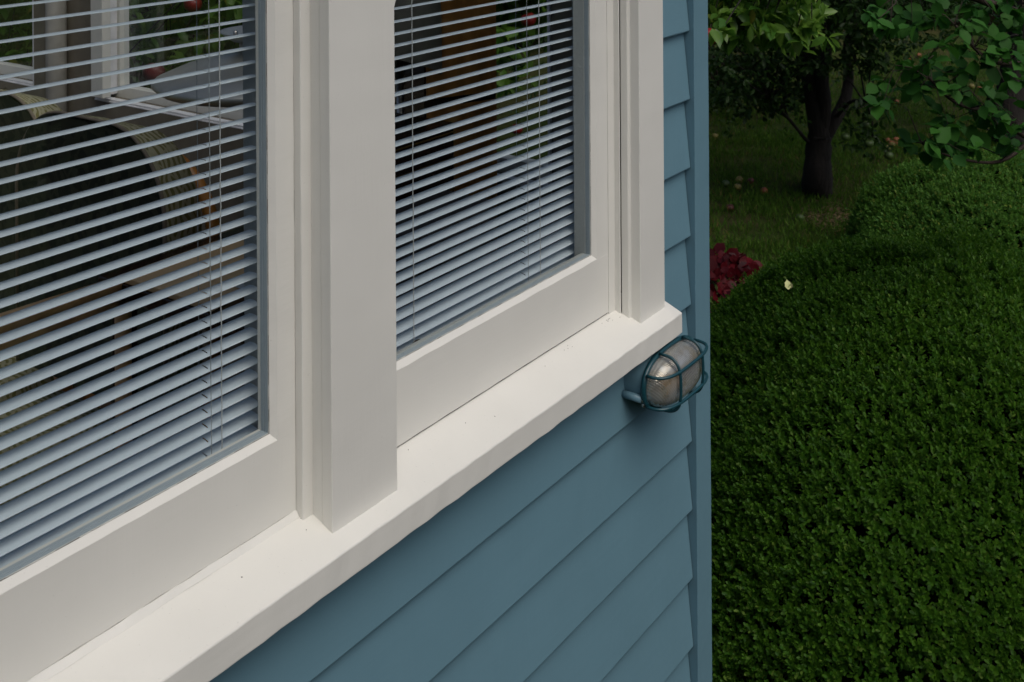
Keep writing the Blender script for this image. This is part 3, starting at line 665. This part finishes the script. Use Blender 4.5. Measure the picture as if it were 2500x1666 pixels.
# --- trees
def limb(m, pts, r0, r1, n=10, noise=.05, sub=5):
    """smooth tube through the control points"""
    P_ = [Vector(p) for p in pts]; out = []
    for i in range(len(P_)-1):
        p0, p1, p2, p3 = P_[max(i-1, 0)], P_[i], P_[i+1], P_[min(i+2, len(P_)-1)]
        for s_ in range(sub):
            t = s_/sub; out.append(.5*((2*p1)+(p2-p0)*t+(2*p0-5*p1+4*p2-p3)*t*t+(3*p1-p0-3*p2+p3)*t**3))
    out.append(P_[-1]); k = len(out); m.tube(out, [r0+(r1-r0)*i/(k-1) for i in range(k)], n, noise); return out
def clusters(centers, nleaf, L, spread, droop, seed, out=None):
    """leaf rosettes: returns P, D, N, len"""
    rs = np.random.default_rng(seed); C = np.repeat(np.asarray(centers), nleaf, 0); n = len(C)
    tw = np.repeat(unit(rs.normal(size=(len(centers), 3))*np.array([1, 1, .5])+np.array([0, 0, -droop*.4])), nleaf, 0)
    t = rs.uniform(-.5, .5, (n, 1)); P = C+tw*t*spread
    D = unit(tw*.6+rs.normal(size=(n, 3))*.7+np.array([0, 0, -droop])); N = unit(rs.normal(size=(n, 3))*.55+np.array([0, 0, 1.]))
    return P, D, N, L*rs.uniform(.65, 1.15, n)
def twigs(m, centers, root_pts, r=.004, seed=0):
    """thin branches from the nearest limb point to each cluster"""
    R_ = np.asarray([tuple(p) for p in root_pts])
    for c in centers:
        d = np.linalg.norm(R_-c, axis=1); j = int(np.argmin(d)); a = Vector(R_[j]); b = Vector(c)
        mid = (a+b)/2+Vector((random.uniform(-.04, .04), random.uniform(-.04, .04), random.uniform(0, .06))); m.tube([a, mid, b], [r*1.5, r, r*.5], 4, 0, False)

# apple tree whose boughs hang past the end window and the corner
rs = np.random.default_rng(21)
at_base = Vector((4.35, 2.5, 0)); A = empty('apple_tree', at_base, 'apple tree with bright yellow green leaves and red apples, hanging past the house corner', 'tree')
m = MB(); tr = limb(m, [at_base, (4.33, 2.48, .8), (4.25, 2.42, 1.6)], .10, .08, 12)
allp = []
for e_ in ([(4.25, 2.42, 1.5), (3.9, 2.5, 2.3), (3.3, 2.7, 2.7), (2.85, 2.9, 2.75)], [(4.25, 2.42, 1.5), (4.1, 1.9, 2.4), (3.9, 1.2, 2.65), (4.2, .75, 2.55), (4.3, .5, 2.45)],
           [(4.25, 2.42, 1.5), (4.6, 2.6, 2.4), (5.0, 2.8, 3.1)], [(4.2, 2.4, 1.6), (3.8, 1.9, 2.3), (3.3, 1.9, 2.6), (3.0, 2.1, 2.6)], [(4.0, 2.4, 2.1), (3.5, 3.0, 2.6), (2.9, 3.6, 2.7)]):
    allp += limb(m, e_, .05, .012, 8)
cs = []
for i in range(1150):
    s_ = rs.uniform(); b0 = np.array([2.95, 2.75, 0])*(1-s_)+np.array([4.15, 1.15, 0])*s_
    p = b0+np.array([rs.normal(0, .22), rs.normal(0, .26), 0]); lo = 1.86+.10*math.sin(9*s_)+(.42*max(0, (s_-.60))/.4)
    p[2] = lo+(2.75-lo)*rs.uniform()**1.7; p[0] = max(p[0], 2.62); cs.append(p)
for i in range(170):
    s_ = rs.uniform(); p = at(rs.uniform(1735, 1990), rs.uniform(-220, 55) if i > 45 else rs.uniform(20, 95), rs.uniform(4.3, 5.0)); p = np.array(p)
    cs.append(p)
for i in range(320):
    p = at(rs.uniform(-150, 120), rs.uniform(-260, 200), rs.uniform(4.6, 5.6)); cs.append(np.array(p))
cs = np.array(cs); twigs(m, cs[::3], allp, .004); m.build('trunk', M['bark'], A)
leaves('crown', *clusters(cs, 12, .074, .16, .45, 5), .60, M['apple_leaf'], A, LEAF_HI)
M['red_apple'] = simple('red_apple_skin', (.20, .012, .012), .35, 0, 0, 40, .4)
M['dull_apple'] = simple('dull_red_apple_skin', (.075, .014, .012), .5, 0, 0, 40, .4)
M['yellow_apple'] = simple('yellow_apple_skin', (.19, .16, .04), .5, 0, 0, 40, .3)
M['orange_apple'] = simple('orange_apple_skin', (.24, .075, .022), .5, 0, 0, 40, .3)
M['green_apple'] = simple('green_apple_skin', (.05, .09, .02), .5, 0, 0, 40, .3)
def apple_mesh(r, mat):
    m = MB(); prof = []
    for i in range(13):
        t = math.pi*i/12; rr = r*math.sin(t)*(1.03); z_ = r*.92*math.cos(t)
        if i < 3: z_ -= r*.22*(1-i/3)
        if i > 10: z_ += r*.10*(i-10)/2
        prof.append((max(rr, .0002), z_))
    m.lathe(prof, (0, 0, 0), 16); o = m.build('apple', mat); return o
ap = {k: apple_mesh(.033, M[k]) for k in ('dull_apple', 'red_apple', 'yellow_apple', 'orange_apple', 'green_apple')}
stalk = MB().tube([(0, 0, .02), (.002, 0, .045)], .0015, 5).build('stalk', M['twig'])
used = set()
def put_apple(kind, p, label, group, sc=1.0):
    o = ap[kind]
    if kind in used: o = o.copy(); COL.objects.link(o)
    used.add(kind); o.name = 'apple'; o.location = p; o.scale = (sc,)*3; o.rotation_euler = (random.uniform(-.6, .6), random.uniform(-.6, .6), random.uniform(0, 6))
    tag(o, label, 'apple', group)
    s_ = stalk if not stalk.parent else stalk.copy()
    if s_ is not stalk: COL.objects.link(s_)
    s_.parent = o; s_.matrix_parent_inverse = Matrix.Identity(4)
    return o
put_apple('red_apple', at(1733, 89, 4.3), 'red apple hanging right against the corner board edge', 'red apples hanging in the apple tree', 1.05)
put_apple('red_apple', at(471, 10, 4.2), 'red apple seen high through the left pane', 'red apples hanging in the apple tree')
put_apple('red_apple', at(376, 178, 4.3), 'red apple seen beside the rim of the silver dish lamp', 'red apples hanging in the apple tree', 1.25)
put_apple('red_apple', at(1290, 48, 4.3), 'red apple seen through the top of the right pane', 'red apples hanging in the apple tree', .9)
put_apple('red_apple', at(1262, 315, 4.5), 'red apple seen low through the right pane', 'red apples hanging in the apple tree', .7)

# forked tree in the lawn
tbp = atz(1995, 462); T2 = empty('forked_tree', tbp, 'old fruit tree with a dark forked trunk standing in the grass', 'tree')
W2 = 9.05
m = MB()
base = limb(m, [tbp+Vector((0, 0, -.1)), at(1996, 440, W2), at(1998, 380, W2), at(2002, 330, W2)], .125, .088, 14, .07)
m.tube([tbp+Vector((0, 0, -.05)), tbp+Vector((0, 0, .07)), tbp+Vector((0, 0, .2))], [.14, .118, .10], 12, .08)
pts2 = []
pts2 += limb(m, [at(2002, 335, W2), at(1993, 270, W2), at(1978, 180, W2), at(1968, 90, W2), at(1985, -40, W2), at(1960, -260, W2+.3), at(1900, -520, W2+.5)], .088, .04, 12, .06)
pts2 += limb(m, [at(2002, 335, W2), at(2012, 260, W2-.05), at(2008, 170, W2-.1), at(2035, 60, W2-.1), at(2090, -90, W2-.2), at(2190, -320, W2-.4)], .060, .035, 12, .06)
pts2 += limb(m, [at(2005, 345, W2), at(2035, 300, W2), at(2062, 245, W2+.05), at(2072, 190, W2+.1), at(2070, 110, W2+.1), at(2130, -60, W2+.3), at(2280, -260, W2+.6)], .055, .026, 12, .06)
pts2 += limb(m, [at(1978, 352, W2), at(1958, 330, W2-.1), at(1925, 290, W2-.2), at(1897, 262, W2-.3), at(1880, 245, W2-.35)], .016, .008, 8, .08)
limb(m, [at(1925, 290, W2-.2), at(1915, 260, W2-.2), at(1912, 225, W2-.2), at(1905, 160, W2-.2)], .009, .006, 6)
pts2 += limb(m, [at(2040, 290, W2), at(2075, 250, W2-.2), at(2110, 252, W2-.4), at(2128, 290, W2-.5), at(2130, 340, W2-.5)], .016, .006, 8, .08)
cs2 = []
for i in range(1900):
    d = rs.normal(size=3); d /= np.linalg.norm(d); r_ = rs.uniform(.3, 1)**.5
    p = np.array([tbp.x, tbp.y-.2, 3.0])+d*r_*np.array([3.0, 3.0, 1.75]); cs2.append(p)
for i in range(420):   # low fringe
    x = rs.uniform(1735, 2330); y = rs.uniform(-120, 105+70*math.sin(x/47.)) if x > 1880 else rs.uniform(60, 240); cs2.append(np.array(at(x, y, rs.uniform(8.0, 9.6))))
for i in range(170): cs2.append(np.array(at(rs.uniform(1860, 2180), rs.uniform(-60, 175), rs.uniform(8.2, 8.7))))
for i in range(60): cs2.append(np.array(at(rs.uniform(1790, 1950), rs.uniform(150, 275), rs.uniform(8.4, 9.1))))
for i in range(26): cs2.append(np.array(at(rs.normal(2120, 28), rs.uniform(230, 375), rs.uniform(8.3, 8.8))))
cs2 = np.array(cs2); twigs(m, cs2[::9], pts2, .006); m.build('trunk', M['bark'], T2)
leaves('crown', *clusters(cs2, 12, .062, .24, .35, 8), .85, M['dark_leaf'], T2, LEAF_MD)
for i, (x, y) in enumerate(((2003, 46), (2114, 305), (2122, 350), (2170, 380), (2065, 334))):
    put_apple('green_apple', at(x, y, 8.4), ['dark green apple hanging left of the fork top', 'green apple on the low twig right of the forked trunk', 'green apple under the low twig right of the forked trunk', 'small green apple low among the broad leaves', 'green apple close to the right of the forked trunk'][i], 'green apples hanging in the forked tree')

# leaning tree farther back on the right
t4 = atz(2462, 345); T4 = empty('leaning_tree', t4, 'dark leaning tree trunk farther back at the right edge of the picture', 'tree')
m = MB(); w4 = 10.6
p4 = limb(m, [t4+Vector((0, 0, -.1)), at(2462, 320, w4), at(2468, 230, w4), at(2488, 120, w4), at(2520, -40, w4), at(2560, -220, w4)], .15, .10, 12, .08)
p4 += limb(m, [at(2466, 250, w4), at(2500, 215, w4), at(2560, 185, w4)], .07, .05, 10, .08)
p4 += limb(m, [at(2520, -40, w4), at(2400, -200, w4), at(2250, -330, w4+.5)], .07, .03, 8)
cs4 = []
for i in range(700):
    d = rs.normal(size=3); d /= np.linalg.norm(d); cs4.append(np.array([t4.x+.9, t4.y, 3.5])+d*rs.uniform(.3, 1)**.5*np.array([3.3, 3.2, 1.7]))
for i in range(160): cs4.append(np.array(at(rs.uniform(2120, 2560), rs.uniform(-100, 120), rs.uniform(10, 13))))
cs4 = np.array(cs4); twigs(m, cs4[::9], p4, .006); m.build('trunk', M['bark'], T4)
leaves('crown', *clusters(cs4, 11, .07, .28, .3, 9), .85, M['dark_leaf'], T4, LEAF_MD)

# broad-leaved quince bough in front, right
qb = Vector((5.9, -2.0, 0)); T3 = empty('quince_tree', qb, 'tree with broad heart shaped dark green leaves hanging in from the right', 'tree')
m = MB(); q0 = limb(m, [qb, (5.85, -1.9, 1.0), (5.7, -1.6, 2.0)], .07, .05, 10)
q0 += limb(m, [(5.7, -1.6, 1.9), tuple(at(2620, 60, 4.9)), tuple(at(2480, 30, 4.7)), tuple(at(2330, -20, 4.6)), tuple(at(2200, -30, 4.5))], .03, .008, 8)
q0 += limb(m, [tuple(at(2620, 160, 4.9)), tuple(at(2540, 150, 4.7)), tuple(at(2420, 150, 4.5)), tuple(at(2330, 60, 4.45))], .014, .005, 6)
q0 += limb(m, [tuple(at(2660, 330, 4.8)), tuple(at(2520, 340, 4.7)), tuple(at(2430, 280, 4.6)), tuple(at(2330, 250, 4.5)), tuple(at(2250, 170, 4.4))], .012, .004, 6)
q0 += limb(m, [tuple(at(2520, 340, 4.7)), tuple(at(2440, 395, 4.6)), tuple(at(2330, 385, 4.55)), tuple(at(2250, 350, 4.5))], .009, .004, 6)
cs3 = []
spots = [(2150, 30, 25), (2215, 60, 30), (2170, 60, 20), (2290, 20, 50), (2390, 25, 60), (2460, 30, 60), (2340, 90, 45), (2260, 165, 40), (2220, 195, 30), (2300, 175, 40), (2180, 215, 30), (2270, 230, 35),
         (2400, 140, 45), (2470, 160, 40), (2430, 250, 45), (2380, 285, 35), (2160, 240, 20), (2320, 300, 45), (2250, 350, 28), (2275, 365, 20), (2360, 350, 45), (2440, 330, 45), (2480, 360, 28), (2340, 350, 30), (2450, 90, 45), (2350, 210, 40)]
for (x, y, s_) in spots:
    for k in range(max(2, s_//12)): cs3.append(np.array(at(x+rs.normal(0, s_*.5), y+rs.normal(0, s_*.45), 4.5+rs.normal(0, .16))))
for i in range(8): cs3.append(np.array(at(rs.uniform(2200, 2800), rs.uniform(-300, 0), rs.uniform(4.2, 5.6))))
for i in range(30): cs3.append(np.array(at(rs.uniform(2500, 2800), rs.uniform(0, 420), rs.uniform(4.3, 5.4))))
cs3 = np.array(cs3); twigs(m, cs3, q0, .0022); m.build('trunk', M['twig'], T3)
P, D, N, L = clusters(cs3, 7, .072, .14, .25, 14); N = unit(N+np.array([-.35, -.25, .25])); leaves('crown', P, D, N, L, .98, M['quince_leaf'], T3, LEAF_HI)

# dark background hedges, and unseen ones added to hold back light
def wallhedge(p0, p1, hgt, thick, n, label, seed):
    p0, p1 = Vector(p0), Vector(p1); r = empty('tall_hedge', (p0+p1)/2, label, 'hedge', 'dark hedges behind the orchard'); rs = np.random.default_rng(seed)
    t = rs.uniform(0, 1, n); dv = np.array((p1-p0).normalized()); nv = np.array([-dv[1], dv[0], 0])
    P = np.array(p0)[None]+t[:, None]*np.array(p1-p0)[None]+nv[None]*rs.normal(0, thick, (n, 1)); P[:, 2] = rs.uniform(0, hgt, n)*(1+.12*np.sin(t*40)+.08*np.sin(t*97))
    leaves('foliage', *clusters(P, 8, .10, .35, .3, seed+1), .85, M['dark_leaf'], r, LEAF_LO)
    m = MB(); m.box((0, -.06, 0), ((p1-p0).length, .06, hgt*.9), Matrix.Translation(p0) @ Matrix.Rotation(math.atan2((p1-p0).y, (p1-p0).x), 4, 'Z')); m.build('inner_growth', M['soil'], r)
wallhedge((1.5, 8.0, 0), (15, 8.0, 0), 3.6, .35, 5200, 'tall dark hedge closing the garden behind the house', 50)
wallhedge((15, 8.0, 0), (26, -6, 0), 2.6, .4, 4200, 'long dark hedge far back beyond the orchard trees', 51)
wallhedge((-5.5, -3.0, 0), (.8, -3.3, 0), 3.5, .25, 2600, 'unseen tall hedge added to darken the lower window wall', 52)  # out of view, added to block low light from the wall
wallhedge((2.6, -2.75, 0), (9, -3.2, 0), 2.5, .25, 2600, 'unseen hedge added to darken the low front of the box bushes', 54)  # out of view, added to keep light off the lower bush front
# dark thicket left of the forked tree
tp = atz(1775, 260); TH = empty('shrub', tp, 'dark tangled shrub just past the corner board, left of the forked tree', 'shrub')
c_ = [np.array(tp)+np.array([rs.normal(-.2, .7), rs.normal(.3, .7), abs(rs.normal(.3, .55))]) for i in range(800)]
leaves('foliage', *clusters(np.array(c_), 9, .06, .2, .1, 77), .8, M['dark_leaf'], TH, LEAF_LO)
m = MB()
for i in range(30): m.tube([tp, tp+Vector((random.uniform(-.8, .6), random.uniform(-.4, 1), random.uniform(.5, 1.4)))], [.012, .004], 5)
m.build('stems', M['twig'], TH)

# grass
rs = np.random.default_rng(99); px = []; 
def gr(n, ya, yb, L, seed):
    xs = rs.uniform(1600, 2560, n); ys = rs.uniform(ya, yb, n); return [np.array(atz(x, y)) for x, y in zip(xs, ys)]
G = gr(42000, 110, 400, 0, 1)+gr(42000, 330, 700, 0, 2)+gr(9000, 700, 1000, 0, 3)
G = np.array(G); n = len(G)
tuft = np.sin(G[:, 0]*5.1)*np.sin(G[:, 1]*4.3+1.)+.6*np.sin(G[:, 0]*13+G[:, 1]*9); keep = rs.uniform(-1.7, 1.4, n) < tuft; G = G[keep]; n = len(G)
P = G+np.concatenate([rs.normal(0, .02, (n, 2)), np.zeros((n, 1))], 1)
D = unit(np.concatenate([rs.normal(0, .42, (n, 2)), np.ones((n, 1))], 1)); N_ = unit(rs.normal(size=(n, 3))*np.array([1, 1, .2]))
o = leaves('grass', P, D, N_, rs.uniform(.03, .085, n), .14, M['grass'], None, LEAF_LO); tag(o, 'short uneven grass of the orchard lawn', 'grass', kind='stuff')
# dry straw clippings near the bush
n = 260; C = [np.array(atz(rs.normal(2040, 45), rs.normal(533, 16))) for i in range(n)]
m = MB()
for c in C:
    a = rs.uniform(0, 6.28); l = rs.uniform(.04, .12); d = Vector((math.cos(a), math.sin(a), rs.uniform(-.1, .35)))*l; p = Vector(c)+Vector((0, 0, .015)); m.tube([p-d/2+Vector((0, 0, .01)), p+Vector((0, 0, .012)), p+d/2], .0014, 4)
tag(m.build('dry_straw', M['straw']), 'dry straw clippings scattered on the lawn before the bushes', 'straw', kind='stuff')
# fallen apples
fa = [(1746, 333, 'yellow_apple', 'pale yellow fallen apple nearest the corner board'), (1805, 440, 'yellow_apple', 'yellow fallen apple, upper one of the pair in the grass left of the trunk'), (1801, 457, 'yellow_apple', 'yellow fallen apple, lower one of the pair in the grass left of the trunk'),
      (1772, 449, 'green_apple', 'greenish fallen apple left of the yellow pair'), (1832, 443, 'dull_apple', 'dull red fallen apple right of the yellow pair'), (1865, 467, 'orange_apple', 'small orange fallen apple between the yellow pair and the trunk'),
      (1953, 532, 'green_apple', 'green fallen apple on bare soil below the forked trunk'), (1782, 508, 'dull_apple', 'dark red fallen apple in the grass near the corner board')]
for x, y, k, lab in fa: put_apple(k, atz(x, y, .03), lab, 'fallen apples in the grass', .95)
i = 0
for (cx, cy, sx, sy, nn, lab) in ((2172, 352, 13, 5, 6, 'orange fallen apple in the heap right of the forked trunk'), (2405, 215, 22, 10, 7, 'orange fallen apple in the scatter by the leaning trunk'), (2490, 232, 10, 10, 4, 'orange fallen apple in the grass at the right edge'), (2165, 252, 10, 4, 3, 'orange fallen apple farther back, behind the low twig'), (2215, 135, 14, 5, 3, 'orange red fallen apple far back under the crowns')):
    ords = ['leftmost', 'second from the left', 'third from the left', 'fourth from the left', 'fifth from the left', 'sixth from the left', 'seventh from the left']
    xs_ = sorted(cx+rs.normal(0, sx, nn))
    for k in range(nn):
        put_apple('orange_apple' if k % 3 else 'yellow_apple', atz(xs_[k], cy+rs.normal(0, sy), .03), ords[k]+' '+lab.replace('orange fallen apple', 'fallen apple').replace('orange red fallen apple', 'fallen apple'), lab.replace('apple', 'apples').replace('orange fallen', 'fallen'), 1.0)
for k in list(ap):
    if k not in used: bpy.data.objects.remove(ap[k])
